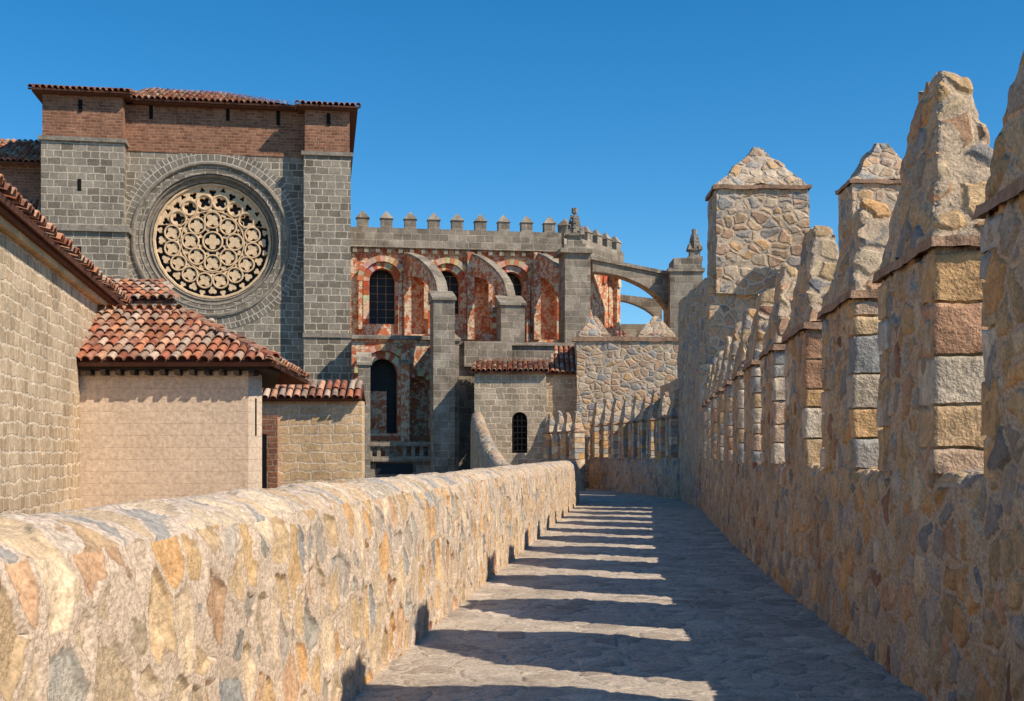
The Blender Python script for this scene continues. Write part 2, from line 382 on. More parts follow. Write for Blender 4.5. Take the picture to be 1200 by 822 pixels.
# ---------------------------------------------------------------- right tower
tw=empty('battlement_tower')
mb=MB();cb=MB()
def rbox(mb,x0,x1,y0,y1,z0,z1,res=.3,amp=.05,tx=0,**k):
    rough_hexa(mb,[V(x0,y0,z0),V(x1,y0,z0),V(x1,y1,z0),V(x0,y1,z0),V(x0+tx,y0+tx,z1),V(x1-tx,y0+tx,z1),V(x1-tx,y1-tx,z1),V(x0+tx,y1-tx,z1)],res,amp,**k)
rough_hexa(mb,[V(X(820,36),36,-9),V(20,35,-9),V(20,43,-9),V(6.0,43,-9),V(X(820,36),36,4.35),V(20,35,4.35),V(20,43,4.35),V(6.0,43,4.35)],.3,.05)
rbox(mb,X(831,36.2),14.5,36.2,43,4.2,H(322,36.2),.25,.06)
def tmer(px0,px1,z,yl,yt,dep=1.2):
    x0,x1=X(px0,z),X(px1,z); zl=H(yl,z); zt=H(yt,z); 
    rbox(mb,x0,x1,z,z+dep,H(345,z),zl,.12,.07)
    rbox(cb,x0-.08,x1+.08,z-.08,z+dep+.08,zl,zl+.12,.15,.05)
    xm=(x0+x1)/2
    rough_hexa(mb,[V(x0,z,zl+.11),V(x1,z,zl+.11),V(x1,z+dep,zl+.11),V(x0,z+dep,zl+.11),V(xm-.14,z+dep*.45,zt),V(xm+.16,z+dep*.45,zt-.06),V(xm+.16,z+dep*.6,zt-.05),V(xm-.14,z+dep*.6,zt)],.12,.10,fr=2.2)
tmer(839,948,36,222,166,1.6)
tmer(999,1084,33.5,216,160,1.4)
rbox(mb,X(985,33.6),X(1100,33.6)+3,33.6,36,-9,H(330,33.6),.25,.06)
tmer(1130,1225,34,222,166,1.4)
mb.build('tower_body',M['batfar'],tw,uv=False); cb.build('cap_ledges',M['cap'],tw,uv=False)
# ---------------------------------------------------------------- mid bastion
bs=empty('crenellated_bastion'); mb=MB();cb=MB()
z=57
rbox(mb,X(676,z),X(830,z),z,z+2.6,-9,H(398,z),.4,.05)
rbox(cb,X(672,z)-.05,X(832,z),z-.08,z+.4,H(400,z),H(395,z),.4,.03)
for (a,b,t) in ((678,716,369),(748,792,369)):
    zz=z+.4
    rbox(mb,X(a,zz),X(b,zz),zz,zz+1.1,H(399,zz),H(391,zz),.3,.04)
    xm=X((a+b)/2,zz)
    rough_hexa(mb,[V(X(a,zz),zz,H(393,zz)),V(X(b,zz),zz,H(393,zz)),V(X(b,zz),zz+1.1,H(393,zz)),V(X(a,zz),zz+1.1,H(393,zz)),V(xm-.1,zz+.5,H(t,zz)),V(xm+.1,zz+.5,H(t,zz)),V(xm+.1,zz+.65,H(t,zz)),V(xm-.1,zz+.65,H(t,zz))],.2,.05)
rbox(mb,X(796,46),X(845,46),46,52,-9,H(443,46),.3,.05)
mb.build('bastion_body',M['batfar'],bs,uv=False); cb.build('ledge',M['cap'],bs,uv=False)
tiled('tile_cover',(X(721,z),z+.3,H(412,z)),(X(741,z),z+.3,H(412,z)),(X(737,z),z+1.6,H(388,z)),(X(725,z),z+1.6,H(388,z)),bs,.2,.3)
# ---------------------------------------------------------------- frame geometry for cathedral
class Fr:
    def __init__(s,x,y,ang):
        s.o=Vector((x,y,0)); a=math.radians(ang); s.u=Vector((math.cos(a),math.sin(a),0)); s.n=Vector((math.sin(a),-math.cos(a),0))
    def P(s,a,d,h): return s.o+s.u*a+s.n*d+Vector((0,0,h))
    def s_at(s,px,d):
        k=(px-600)/FP; b=s.o+s.n*d
        return (k*b.y-b.x)/(s.u.x-k*s.u.y)
    def h_at(s,px,py,d):
        p=s.P(s.s_at(px,d),d,0); return H(py,p.y)
    def box(s,mb,a0,a1,d0,d1,h0,h1,**k):
        mb.hexa([s.P(a0,d0,h0),s.P(a1,d0,h0),s.P(a1,d1,h0),s.P(a0,d1,h0),s.P(a0,d0,h1),s.P(a1,d0,h1),s.P(a1,d1,h1),s.P(a0,d1,h1)],**k)
    def pbox(s,mb,p0,p1,d0,d1,y0,y1,**k):
        pm=(p0+p1)/2
        s.box(mb,s.s_at(p0,d0),s.s_at(p1,d0),d0,d1,s.h_at(pm,y0,d0) if y0 is not None else -9,s.h_at(pm,y1,d0),**k)
    def panel(s,wall,gl,a0,a1,h0,h1,d,c,w,hs,hsp,dep=.6,n=12,point=0.0):
        Q=lambda a,h,dd=d: s.P(a,dd,h)
        l,r=c-w/2,c+w/2
        wall.quad(Q(a0,h0),Q(l,h0),Q(l,h1),Q(a0,h1)); wall.quad(Q(r,h0),Q(a1,h0),Q(a1,h1),Q(r,h1))
        wall.quad(Q(l,h0),Q(r,h0),Q(r,hs),Q(l,hs))
        pts=[(c-math.cos(math.pi*i/n)*w/2,hsp+math.sin(math.pi*i/n)*w/2*(1+point)) for i in range(n+1)]
        for (p,q) in zip(pts,pts[1:]): wall.quad(Q(*p),Q(*q),Q(q[0],h1),Q(p[0],h1))
        loop=[(l,hs)]+pts+[(r,hs)]
        for (p,q) in zip(loop,loop[1:]+loop[:1]): wall.quad(Q(*p),Q(p[0],p[1],d-dep),Q(q[0],q[1],d-dep),Q(*q))
        gl.quad(Q(l,hs,d-dep+.05),Q(r,hs,d-dep+.05),Q(r,hsp+w*.7,d-dep+.05),Q(l,hsp+w*.7,d-dep+.05))
    def vous(s,mb,c,hsp,r0,r1,d,depth,n=15,cols=((.52,.14,.06),(.70,.54,.36)),full=math.pi):
        for i in range(n):
            t0=full*i/n; t1=full*(i+.97)/n
            pt=lambda t,r,dd: s.P(c-math.cos(t)*r,dd,hsp+math.sin(t)*r)
            mb.hexa([pt(t0,r0,d-depth),pt(t1,r0,d-depth),pt(t1,r1,d-depth),pt(t0,r1,d-depth),pt(t0,r0,d),pt(t1,r0,d),pt(t1,r1,d),pt(t0,r1,d)],col=tuple(x*random.uniform(.75,1.15) for x in cols[0 if random.random()<(.75 if i%2==0 else .25) else 1]))
cath=empty('cathedral')
F=Fr(X(48,58.5),58.5,9)
wall=MB();brick=MB();trim=MB();hole=MB();glass=MB()
bl0,bl1=0,F.s_at(145,0); br0,br1=F.s_at(356,0),F.s_at(411,0)
DF=-.9
TOP=F.h_at(230,124,0)
hb=F.h_at(95,166,0)
hb2=F.h_at(383,183,0)
F.box(wall,bl0,bl1,0,-12,F.h_at(95,268,0)-.0,hb)
F.box(wall,bl0-.15,bl1+.15,.15,-12,-9,F.h_at(95,272,0))
F.box(brick,bl0+.05,bl1-.05,-.05,-12,hb+.2,TOP+.25)
F.box(trim,bl0-.12,bl1+.12,.12,-12,hb,hb+.2)
F.box(trim,bl0-.3,bl1+.3,.3,-12,F.h_at(95,272,0),F.h_at(95,268,0)+.12)
F.box(wall,br0,br1,0,-12,F.h_at(383,392,0),hb2)
F.box(wall,br0-.0,br1+.15,.12,-12,-9,F.h_at(383,396,0))
F.box(trim,br0-.05,br1+.22,.2,-12,F.h_at(383,396,0),F.h_at(383,391,0))
F.box(brick,br0+.05,br1-.05,-.05,-12,hb2+.2,TOP+.05)
F.box(trim,br0-.12,br1+.12,.12,-12,hb2,hb2+.2)
c=F.s_at(248,DF); hc=F.h_at(248,281,DF); RO=3.35
h1=F.h_at(248,181,DF)
s0,s1=bl1-.5,br0+.5
Q=lambda a,h,dd=DF: F.P(a,dd,h)
wall.quad(Q(s0,-9),Q(c-RO,-9),Q(c-RO,h1),Q(s0,h1)); wall.quad(Q(c+RO,-9),Q(s1,-9),Q(s1,h1),Q(c+RO,h1))
n=48
for sg in (1,-1):
    pts=[(c-math.cos(math.pi*i/n)*RO,hc+sg*math.sin(math.pi*i/n)*RO) for i in range(n+1)]
    for p,q in zip(pts,pts[1:]):
        if sg>0: wall.quad(Q(*p),Q(*q),Q(q[0],h1),Q(p[0],h1))
        else: wall.quad(Q(p[0],-9),Q(q[0],-9),Q(*q),Q(*p))
F.box(brick,s0,s1,DF+.04,-12,h1,TOP+.15)
for (px,py,hh,d) in ((94,124,14,0),(177,132,16,DF+.05),(267,134,16,DF+.05),(385,140,14,0),(326,138,18,DF+.05),(93,296,14,.16),(93,217,14,0)):
    a=F.s_at(px,d); F.box(hole,a-.09,a+.09,d+.012,d-.2,F.h_at(px,py+hh/2,d),F.h_at(px,py-hh/2,d))
wall.build('granite_walls',M['facade'],cath)
brick.build('brick_upper_walls',M['brick'],cath)
def ringmesh(name,profile,mat,N_=96,uvlen=True):
    me=bpy.data.meshes.new(name); vs=[];fs=[];uv=[]
    m=len(profile); acc=[0]
    for a,b in zip(profile,profile[1:]): acc.append(acc[-1]+math.dist(a,b))
    for i in range(N_):
        t=2*math.pi*i/N_
        for (r,d) in profile: vs.append(tuple(F.P(c+math.cos(t)*r,d,hc+math.sin(t)*r)))
    for i in range(N_):
        j=(i+1)%N_
        for k in range(m-1):
            fs.append((i*m+k,i*m+k+1,j*m+k+1,j*m+k)); t0=2*math.pi*i/N_*3.9;t1=2*math.pi*(i+1)/N_*3.9
            uv+=[(t0,acc[k]),(t0,acc[k+1]),(t1,acc[k+1]),(t1,acc[k])]
    me.from_pydata(vs,[],fs); ul=me.uv_layers.new(name='UVMap')
    for i,u in enumerate(uv): ul.data[i].uv=u
    me.materials.append(mat); o=bpy.data.objects.new(name,me); scene.collection.objects.link(o); o.parent=cath
D=DF
M['vous']=ashlar('rose_voussoirs',(.17,.14,.11),(.28,.24,.19),(.54,.46,.36),.30,.36,.028,var=.25,warp=.01)
ringmesh('rose_window_outer_courses',[(4.6,D-.05),(4.6,D+.03),(3.92,D+.03),(3.92,D+.0)],M['vous'])
ringmesh('rose_window_mouldings',[(3.92,D-.1),(3.92,D+.14),(3.82,D+.16),(3.76,D+.10),(3.74,D-.02),(3.60,D-.02),(3.56,D+.03),(3.48,D+.0),(3.46,D-.16),(3.34,D-.16),(3.30,D-.1),(3.22,D-.14),(3.2,D-.36),(3.10,D-.36),(3.06,D-.3),(3.0,D-.34),(2.97,D-.62),(2.93,D-1.0)],M['trim'])
R=2.95
cu=bpy.data.curves.new('tr','CURVE'); cu.dimensions='2D'; cu.fill_mode='BOTH'; cu.extrude=.13; cu.bevel_depth=.02; cu.bevel_resolution=1
def spl(pts):
    s=cu.splines.new('POLY'); s.points.add(len(pts)-1)
    for p,q in zip(s.points,pts): p.co=(q[0],q[1],0,1)
    s.use_cyclic_u=True
def foil(cx,cy,r,k,rot):
    pts=[];M_=k*9
    for i in range(M_):
        t=2*math.pi*i/M_; rr=r*(.46+.54*abs(math.cos(k*t/2))**.7); pts.append((cx+math.cos(t+rot)*rr,cy+math.sin(t+rot)*rr))
    spl(pts)
spl([(math.cos(2*math.pi*i/96)*R,math.sin(2*math.pi*i/96)*R) for i in range(96)])
circ=[]
foil(0,0,.135*R,4,0); circ.append((0,0,.165*R))
for i in range(8):
    t=2*math.pi*i/8; foil(.375*R*math.cos(t),.375*R*math.sin(t),.118*R,4,t+math.pi/4); circ.append((.375*R*math.cos(t),.375*R*math.sin(t),.138*R))
    t+=math.pi/8; foil(.225*R*math.cos(t),.225*R*math.sin(t),.04*R,3,t+math.pi)
    foil(.495*R*math.cos(t),.495*R*math.sin(t),.05*R,3,t)
for i in range(16):
    t=2*math.pi*(i+.5)/16; foil(.69*R*math.cos(t),.69*R*math.sin(t),.108*R,4,t+math.pi/4); circ.append((.69*R*math.cos(t),.69*R*math.sin(t),.128*R))
    foil(.905*R*math.cos(t),.905*R*math.sin(t),.052*R,3,t)
    t=2*math.pi*i/16
    foil(.572*R*math.cos(t),.572*R*math.sin(t),.036*R,3,t+math.pi)
    foil(.85*R*math.cos(t),.85*R*math.sin(t),.072*R,3,t+math.pi)
o=bpy.data.objects.new('tr',cu); scene.collection.objects.link(o)
dg=bpy.context.evaluated_depsgraph_get(); dg.update()
me=bpy.data.meshes.new_from_object(o.evaluated_get(dg)); bpy.data.objects.remove(o)
base=F.P(c,D-.72,hc)
for v in me.vertices: v.co=base+F.u*v.co.x+Vector((0,0,1))*v.co.y+F.n*v.co.z
me.materials.clear(); me.materials.append(M['trac'])
o=bpy.data.objects.new('rose_window_tracery',me); scene.collection.objects.link(o); o.parent=cath
tr=MB()
def torus(mb,cx,cy,r,w,z0):
    n=28;ps=[(r-w,z0),(r-w*.5,z0+w*1.6),(r+w*.5,z0+w*1.6),(r+w,z0)]
    vs=[base+F.u*(cx+math.cos(2*math.pi*i/n)*a)+V(0,0,1)*(cy+math.sin(2*math.pi*i/n)*a)+F.n*b for i in range(n) for a,b in ps]
    mb.add(vs,[(i*4+k,i*4+k+1,((i+1)%n)*4+k+1,((i+1)%n)*4+k) for i in range(n) for k in range(3)])
for (x_,y_,r_) in circ: torus(tr,x_,y_,r_,.05,.14)
torus(tr,0,0,R*.985,.09,.14); torus(tr,0,0,R*.535,.04,.135)
tr.build('rose_window_rings',M['trac'],cath)
glass.add([F.P(c+math.cos(2*math.pi*i/40)*3.1,D-.98,hc+math.sin(2*math.pi*i/40)*3.1) for i in range(40)],[tuple(range(40))])
FB=lambda a,d,h: F.P(a,d,h)
eav=MB(); 
F.box(eav,bl0-.35,bl1+.35,.35,-12,TOP+.25,TOP+.37); F.box(eav,bl1+.35,br0-.3,DF+.5,-12,TOP+.15,TOP+.27); F.box(eav,br0-.3,br1+.35,.35,-12,TOP+.05,TOP+.17)
eav.build('eaves',M['under'],cath)
e1=TOP+.38
tiled('roof_tiles_left',FB(bl0-.5,.5,e1),FB(bl1+.4,.5,e1),FB(bl1+.4,-4,e1+1.15),FB(bl0-.3,-4,e1+1.15),cath,.3,.5)
tiled('roof_tiles_middle',FB(bl1+.3,DF+.7,e1-.1),FB(br0-.3,DF+.7,e1-.1),FB(br0-4.6,-5,e1+1.75),FB(bl1+.3,-5,e1+1.75),cath,.3,.5)
tiled('roof_tiles_right',FB(br0-.45,.5,e1-.2),FB(br1+.5,.5,e1-.2),FB(br1-.0,-2,e1+.35),FB(br0+.1,-2,e1+.35),cath,.3,.5)
an=MB(); a0=F.s_at(-70,-2)
F.box(an,a0,-.2,-2,-12,F.h_at(20,238,-2),F.h_at(20,190,-2)); an.build('annex_brick',M['brick'],cath)
an=MB(); F.box(an,a0,-.2,-1.2,-12,-9,F.h_at(20,262,-1.2)); an.build('annex_stone',M['facade'],cath)
tiled('annex_roof_upper',F.P(a0,-1.5,F.h_at(20,190,-1.5)),F.P(-.02,-1.5,F.h_at(20,190,-1.5)),F.P(-.02,-5,F.h_at(20,190,-1.5)+1.9),F.P(a0,-5,F.h_at(20,190,-1.5)+1.9),cath,.3,.5)
tiled('annex_roof_lower',F.P(a0,-.9,F.h_at(20,262,-.9)),F.P(-.2,-.9,F.h_at(20,255,-.9)),F.P(-.2,-2,F.h_at(20,238,-2)),F.P(a0,-2,F.h_at(20,238,-2)),cath,.3,.5)
# ---- apse
D0=-2.2
ap=MB(); gl=MB(); vo=MB(); gr=MB()
hT=F.h_at(520,293,D0); hL=F.h_at(520,402,D0)
bays=[(405,470,448,30,380,330),(470,507,490,22,392,330),(507,546,524,30,368,332),(546,582,565,22,392,330),(582,620,599,30,368,334),(620,657,640,24,398,332)]
for i,(p0,p1,pc,pw,ys_,ysp) in enumerate(bays):
    a0,a1,cc=[F.s_at(q,D0) for q in (p0,p1,pc)]; w=pw/FP*64
    sil,spr=F.h_at(pc,ys_,D0),F.h_at(pc,ysp,D0)
    lanc=i%2==1
    F.panel(ap,(ap if lanc else gl),a0,a1,hL-14,hT,D0,cc,w,sil,spr,.55 if lanc else .9,point=.1)
    F.vous(vo,cc,spr,w/2+.0,w/2+.32,D0+.14,.2,13)
    F.vous(vo,cc,spr,w/2+.34,w/2+(.64 if not lanc else .5),D0+.30,.4,15,cols=((.58,.22,.11),(.66,.46,.30)))
    for sx in (-1,1):
        ww_=w/2+.17
        for q in range(9):
            hh=(spr-sil)/9; F.box(vo,cc+sx*ww_-.15,cc+sx*ww_+.15,D0+.12,D0-.1,sil+q*hh,sil+q*hh+hh*.96,col=tuple(x*random.uniform(.75,1.1) for x in random.choice(((.54,.14,.06),(.70,.54,.36)))))
        F.box(ap,cc+sx*(w/2+.47)-.1,cc+sx*(w/2+.47)+.1,D0+.28,D0-.1,sil-.3,spr)
    if not lanc:
        for q in range(1,3): F.box(gr,cc-w/2+q*w/3-.02,cc-w/2+q*w/3+.02,D0-.76,D0-.82,sil,spr+w*.35)
        for q in range(1,8): F.box(gr,cc-w/2,cc+w/2,D0-.77,D0-.8,sil+q*.42,sil+q*.42+.025)
sE=F.s_at(657,D0)
E0=F.P(sE,D0,0); E1=Vector((X(727,71),71,0)); ang=math.degrees(math.atan2(E1.y-E0.y,E1.x-E0.x)); L2=(E1-E0).length
F2=Fr(E0.x,E0.y,ang)
ccp=F2.s_at(716,0)
F2.panel(ap,ap,0,L2,hL-14,hT,0,ccp,1.6,F2.h_at(716,385,0),F2.h_at(716,335,0),.5)
F2.vous(vo,ccp,F2.h_at(716,335,0),.8,1.15,.12,.2,13)
F3=Fr(E1.x,E1.y,ang+60)
F3.box(ap,0,6,0,-.8,hL-14,hT)
for fr,a0,a1 in ((F,F.s_at(411,D0),sE),(F2,0,L2),(F3,0,6)):
    dd=D0 if fr is F else 0
    fr.box(gr,a0,a1,dd+.35,dd-1,hT-.0,hT+.28); fr.box(gr,a0,a1,dd+.22,dd-.5,hT+.28,hT+1.05)
    nM=max(1,round((a1-a0)/1.22))
    for i in range(nM):
        q=a0+(i+.5)*(a1-a0)/nM
        fr.box(gr,q-.3,q+.3,dd+.2,dd-.35,hT+1.05,hT+1.55)
        gr.add([fr.P(q-.36,dd+.26,hT+1.55),fr.P(q+.36,dd+.26,hT+1.55),fr.P(q+.36,dd-.41,hT+1.55),fr.P(q-.36,dd-.41,hT+1.55),fr.P(q,dd-.07,hT+2.0)],[(0,1,4),(1,2,4),(2,3,4),(3,0,4),(3,2,1,0)])
    nc=int((a1-a0)/.6)
    for i in range(nc): fr.box(gr,a0+i*.6+.1,a0+i*.6+.32,dd+.28,dd-.05,hT-.28,hT)
D1=1.2
a0,a1,am=F.s_at(412,D1),F.s_at(508,D1),F.s_at(474,D1); cc=F.s_at(449,D1); hA=F.h_at(450,398,D1)
F.panel(ap,gl,a0,am,F.h_at(450,535,D1),hA,D1,cc,34/FP*60,F.h_at(449,508,D1),F.h_at(449,438,D1),1.3,point=.1)
F.vous(vo,cc,F.h_at(449,438,D1),.74,1.1,D1+.12,.3,13); F.vous(vo,cc,F.h_at(449,438,D1),1.14,1.45,D1+.3,.5,15,cols=((.58,.22,.11),(.66,.46,.30)))
c3=F.s_at(491,D1)
F.panel(ap,ap,am,a1,F.h_at(450,535,D1),hA,D1,c3,22/FP*60,F.h_at(491,515,D1),F.h_at(491,452,D1),.7,point=.2)
F.vous(vo,c3,F.h_at(491,452,D1),.48,.8,D1+.12,.2,11)
F.box(ap,am-.2,am+.2,D1+.7,D1,-9,F.h_at(474,412,D1)); F.box(gr,am-.28,am+.28,D1+.8,D1,F.h_at(474,428,D1),F.h_at(474,423,D1))
F.box(vo,a0,a1,D1+.1,D1-.2,F.h_at(449,516,D1),F.h_at(449,511,D1),col=(.45,.16,.08))
F.box(ap,cc-.78,cc+.2,D1-.5,D1-1.2,F.h_at(449,508,D1),F.h_at(449,458,D1))
F.box(ap,a0,a1,D1-.01,D0,F.h_at(450,402,D1),hA); F.box(gr,a0,a1,D1+.2,D1-.3,hA,hA+.2)
F.pbox(gr,412,532,2.6,-1,None,541); 
F.pbox(gr,420,532,2.9,2.2,523,518); F.pbox(gr,420,532,2.85,2.3,541,535)
for i in range(11): 
    q=F.s_at(424+i*10,2.7); F.box(gr,q-.09,q+.09,2.75,2.5,F.h_at(470,535,2.7),F.h_at(470,523,2.7))
ww=F.s_at(462,2.6); F.box(gl,ww-.9,ww+.9,2.63,2.4,F.h_at(462,556,2.6),F.h_at(462,543,2.6))
def pier(p0,p1,d0,d1,y1,cap=True,y0=None):
    F.pbox(gr,p0,p1,d0,d1,y0,y1)
    a0,a1=F.s_at(p0,d0),F.s_at(p1,d0); h=F.h_at((p0+p1)/2,y1,d0)
    if cap: gr.hexa([F.P(a0-.08,d0+.1,h),F.P(a1+.08,d0+.1,h),F.P(a1+.08,d1,h),F.P(a0-.08,d1,h),F.P(a0-.08,d0+.1,h+.12),F.P(a1+.08,d0+.1,h+.12),F.P(a1+.08,d1,h+.7),F.P(a0-.08,d1,h+.7)])
pier(508,533,4.4,2.5,352); pier(587,615,2.2,.6,358); pier(420,434,3.4,2.6,428); pier(662,692,1.8,.2,292,False,403)
pier(524,538,4.0,1,400)
F.pbox(gr,533,694,2.2,-1.5,None,403); F.pbox(gr,533,694,2.35,2.0,405,401)
F.pbox(gr,544,600,2.5,2.2,430,400)
fl=MB()
def flyer(s0_,d0,h0,s1_,d1,h1,thick,tw=.5,drop=2.6,fr=F,n=14):
    P0=fr.P(s0_,d0,0);P1=fr.P(s1_,d1,0); dr=(P1-P0).normalized(); sd=Vector((-dr.y,dr.x,0))*tw/2; Z=V(0,0,1)
    for i in range(n):
        q=[]
        for t in (i/n,(i+1)/n):
            b=P0.lerp(P1,t); top=h1+(h0-h1)*(.35*(1-t)+.65*math.sqrt(max(0,1-t*t))); bot=(h0-thick)-(drop)*(1-math.sqrt(max(0,1-t*t)))
            bot=min(bot,top-.6); q.append((b,top,bot))
        (b0,t0,o0),(b1,t1,o1)=q
        fl.hexa([b0-sd+Z*o0,b1-sd+Z*o1,b1+sd+Z*o1,b0+sd+Z*o0,b0-sd+Z*t0,b1-sd+Z*t1,b1+sd+Z*t1,b0+sd+Z*t0])
        s2=sd*1.12
        gr.hexa([b0-s2+Z*(t0+.003),b1-s2+Z*(t1+.003),b1+s2+Z*(t1+.003),b0+s2+Z*(t0+.003),b0-s2+Z*(t0+.13),b1-s2+Z*(t1+.13),b1+s2+Z*(t1+.13),b0+s2+Z*(t0+.13)])
for (pa,pb,dp,yt) in ((478,520,2.6,350),(552,600,.7,352),(630,664,.3,330)):
    flyer(F.s_at(pa,D0),D0,F.h_at(pa,299,D0),F.s_at(pb,dp),dp,F.h_at(pb,yt,dp),1.2,drop=3.1)
    F.pbox(ap,pa-4,pa+4,D0+.5,D0-.2,398,296)
fl.build('flying_buttresses',M['blood'],cath)
def pinnacle(P,h0,h1,w):
    x,y=P.x,P.y
    for (a,b,ww) in ((0,.12,1.1),(.12,.34,.75),(.34,.40,.95)):
        ww*=w; z0=h0+(h1-h0)*a; z1=h0+(h1-h0)*b
        gr.prism([(x-ww,y-ww),(x+ww,y-ww),(x+ww,y+ww),(x-ww,y+ww)],z0,z1)
    for sx in (-1,1):
        for sy in (-1,1):
            gr.pyr([(x+sx*w*.8-.12,y+sy*w*.8-.12),(x+sx*w*.8+.12,y+sy*w*.8-.12),(x+sx*w*.8+.12,y+sy*w*.8+.12),(x+sx*w*.8-.12,y+sy*w*.8+.12)],h0+(h1-h0)*.36,(x+sx*w*.8,y+sy*w*.8,h0+(h1-h0)*.62))
    ww=w*.6; gr.pyr([(x-ww,y-ww),(x+ww,y-ww),(x+ww,y+ww),(x-ww,y+ww)],h0+(h1-h0)*.4,(x,y,h0+(h1-h0)*1.05))
    for k in range(4):
        t=.46+.12*k; z=h0+(h1-h0)*t; r=w*.6*(1-(t-.4)/.6)+.1
        for sx,sy in ((1,0),(-1,0),(0,1),(0,-1)):
            cx,cy=x+sx*r*.9,y+sy*r*.9; gr.hexa([(cx-.08,cy-.08,z-.08),(cx+.08,cy-.08,z-.08),(cx+.08,cy+.08,z-.08),(cx-.08,cy+.08,z-.08),(cx-.05,cy-.05,z+.12),(cx+.05,cy-.05,z+.12),(cx+.05,cy+.05,z+.12),(cx-.05,cy+.05,z+.12)])
    z=h1; gr.prism([(x+.15*math.cos(i*math.pi/3),y+.15*math.sin(i*math.pi/3)) for i in range(6)],z-.15,z+.12)
pp=F.P((F.s_at(662,1.8)+F.s_at(692,1.8))/2,1.0,0); pinnacle(pp,H(294,pp.y),H(247,pp.y),.5)
F.pbox(gr,657,695,2.0,.0,296,291)
zA=67; A0=V(X(692,zA),zA,0); A1=V(X(790,zA),zA+1,0)
def arch2(P0,P1,ht0,ht1,hb0,hb1,tw,n=16,ex=1.0):
    dr=(P1-P0).normalized(); sd=Vector((-dr.y,dr.x,0))*tw/2; Z=V(0,0,1)
    for i in range(n):
        q=[]
        for t in (i/n,(i+1)/n):
            b=P0.lerp(P1,t); q.append((b,ht0+(ht1-ht0)*t,min(hb0-(hb0-hb1)*(1-math.sqrt(max(0,1-t*t))),ht0+(ht1-ht0)*t-.35)))
        (b0,t0,o0),(b1,t1,o1)=q
        gr.hexa([b0-sd+Z*o0,b1-sd+Z*o1,b1+sd+Z*o1,b0+sd+Z*o0,b0-sd+Z*t0,b1-sd+Z*t1,b1+sd+Z*t1,b0+sd+Z*t0])
arch2(A0,A1,H(306,zA),H(322,zA),H(320,zA),H(385,zA),.9)
gr.hexa([V(A0.x,zA-.6,H(306,zA)),V(A1.x,zA+.4,H(322,zA)),V(A1.x,zA+1.6,H(322,zA)),V(A0.x,zA+.6,H(306,zA)),V(A0.x,zA-.6,H(302,zA)),V(A1.x,zA+.4,H(318,zA)),V(A1.x,zA+1.6,H(318,zA)),V(A0.x,zA+.6,H(302,zA))])
zB=72; arch2(V(X(700,zB),zB,0),V(X(775,zB),zB,0),H(343,zB),H(352,zB),H(350,zB),H(390,zB),.7)
px0,px1=X(784,zA),X(822,zA); gr.prism([(px0,zA-.5),(px1,zA-.5),(px1,zA+2.5),(px0,zA+2.5)],-9,H(320,zA))
gr.prism([(px0-.12,zA-.6),(px1+.1,zA-.6),(px1+.1,zA+2.6),(px0-.12,zA+2.6)],H(320,zA),H(316,zA))
gr.prism([(px0+.25,zA-.2),(px1,zA-.2),(px1,zA+2),(px0+.25,zA+2)],H(316,zA),H(303,zA))
pinnacle(V(X(815,zA),zA+.4,0),H(305,zA),H(270,zA),.38)
gr.prism([(X(700,74),74),(X(830,74),74),(X(830,74),80),(X(700,74),80)],-9,H(380,74))
ap.build('apse_red_walls',M['blood'],cath); gl.build('apse_windows',M['glass'],cath); glass.build('rose_window_glass',M['glass'],cath)
vo.build('apse_voussoirs',M['vs'],cath,colattr=True); gr.build('apse_granite_buttresses',M['grey'],cath)
trim.build('string_courses',M['trim'],cath); hole.build('slit_openings',M['hole'],cath)
# ---------------------------------------------------------------- left stone building
lb=empty('stone_building')
a=V(X(0,16),16,0); b=V(X(132,26),26,0); dr=(b-a).normalized(); a=a-dr*9; L=(b-a).length
FL=Fr(a.x,a.y,math.degrees(math.atan2(dr.y,dr.x)))
He=H(252,16)
w=MB(); FL.box(w,0,L,0,-7,-9,He-.2); w.build('walls',M['coarse'],lb)
w=MB(); FL.box(w,0,L+.1,.12,-7,He-.2,He-.1); w.build('eave_course',M['tan'],lb)
w=MB(); FL.box(w,0,L+.2,.22,-7,He-.1,He-.02); w.build('eave_brick',M['under'],lb)
tiled('roof_tiles',FL.P(0,.32,He+.02),FL.P(L+.2,.32,He+.02),FL.P(L-1.5,-3.6,He+1.3),FL.P(0,-3.6,He+1.3),lb,.24,.42)
tiled('roof_tiles_end',FL.P(L+.2,.32,He+.02),FL.P(L+.2,-7,He+.02),FL.P(L-1.5,-3.7,He+1.3),FL.P(L-1.5,-3.6,He+1.3),lb,.24,.42)
# ---------------------------------------------------------------- plaster house
ph=empty('plaster_house'); w=MB(); z=22
pl=[(X(50,z),z),(X(291,z),z),(X(307,23.2),23.2),(X(300,27.5),27.5),(X(50,z),27.5)]
w.prism(pl,-9,3.18); w.build('walls',M['plaster'],ph)
w=MB()
hE=3.22
w.prism([(X(44,21.8),21.8),(X(314,21.8),21.8),(X(328,23),23),(X(322,28),28),(X(44,z),28)],3.19,3.27)
for i in range(15):
    xx=X(54,z)+i*.27; w.hexa([(xx,21.75,3.09),(xx+.09,21.75,3.09),(xx+.09,22.2,3.09),(xx,22.2,3.09),(xx,21.75,3.185),(xx+.09,21.75,3.185),(xx+.09,22.2,3.185),(xx,22.2,3.185)])
w.build('eaves',M['wood'],ph)
EA=V(X(46,21.7),21.7,hE+.09); EB=V(X(322,21.7),21.7,hE+.09); RA=V(X(72,24.2),24.2,4.5); RB=V(X(213,24.2),24.2,4.5); EC=V(X(336,24.5),27.2,hE+.09); 
tiled('roof_tiles_front',EA,EB,RB,RA,ph,.2,.36); tiled('roof_tiles_side',EB,EC,RB+V(0,.02,0),RB,ph,.2,.36)
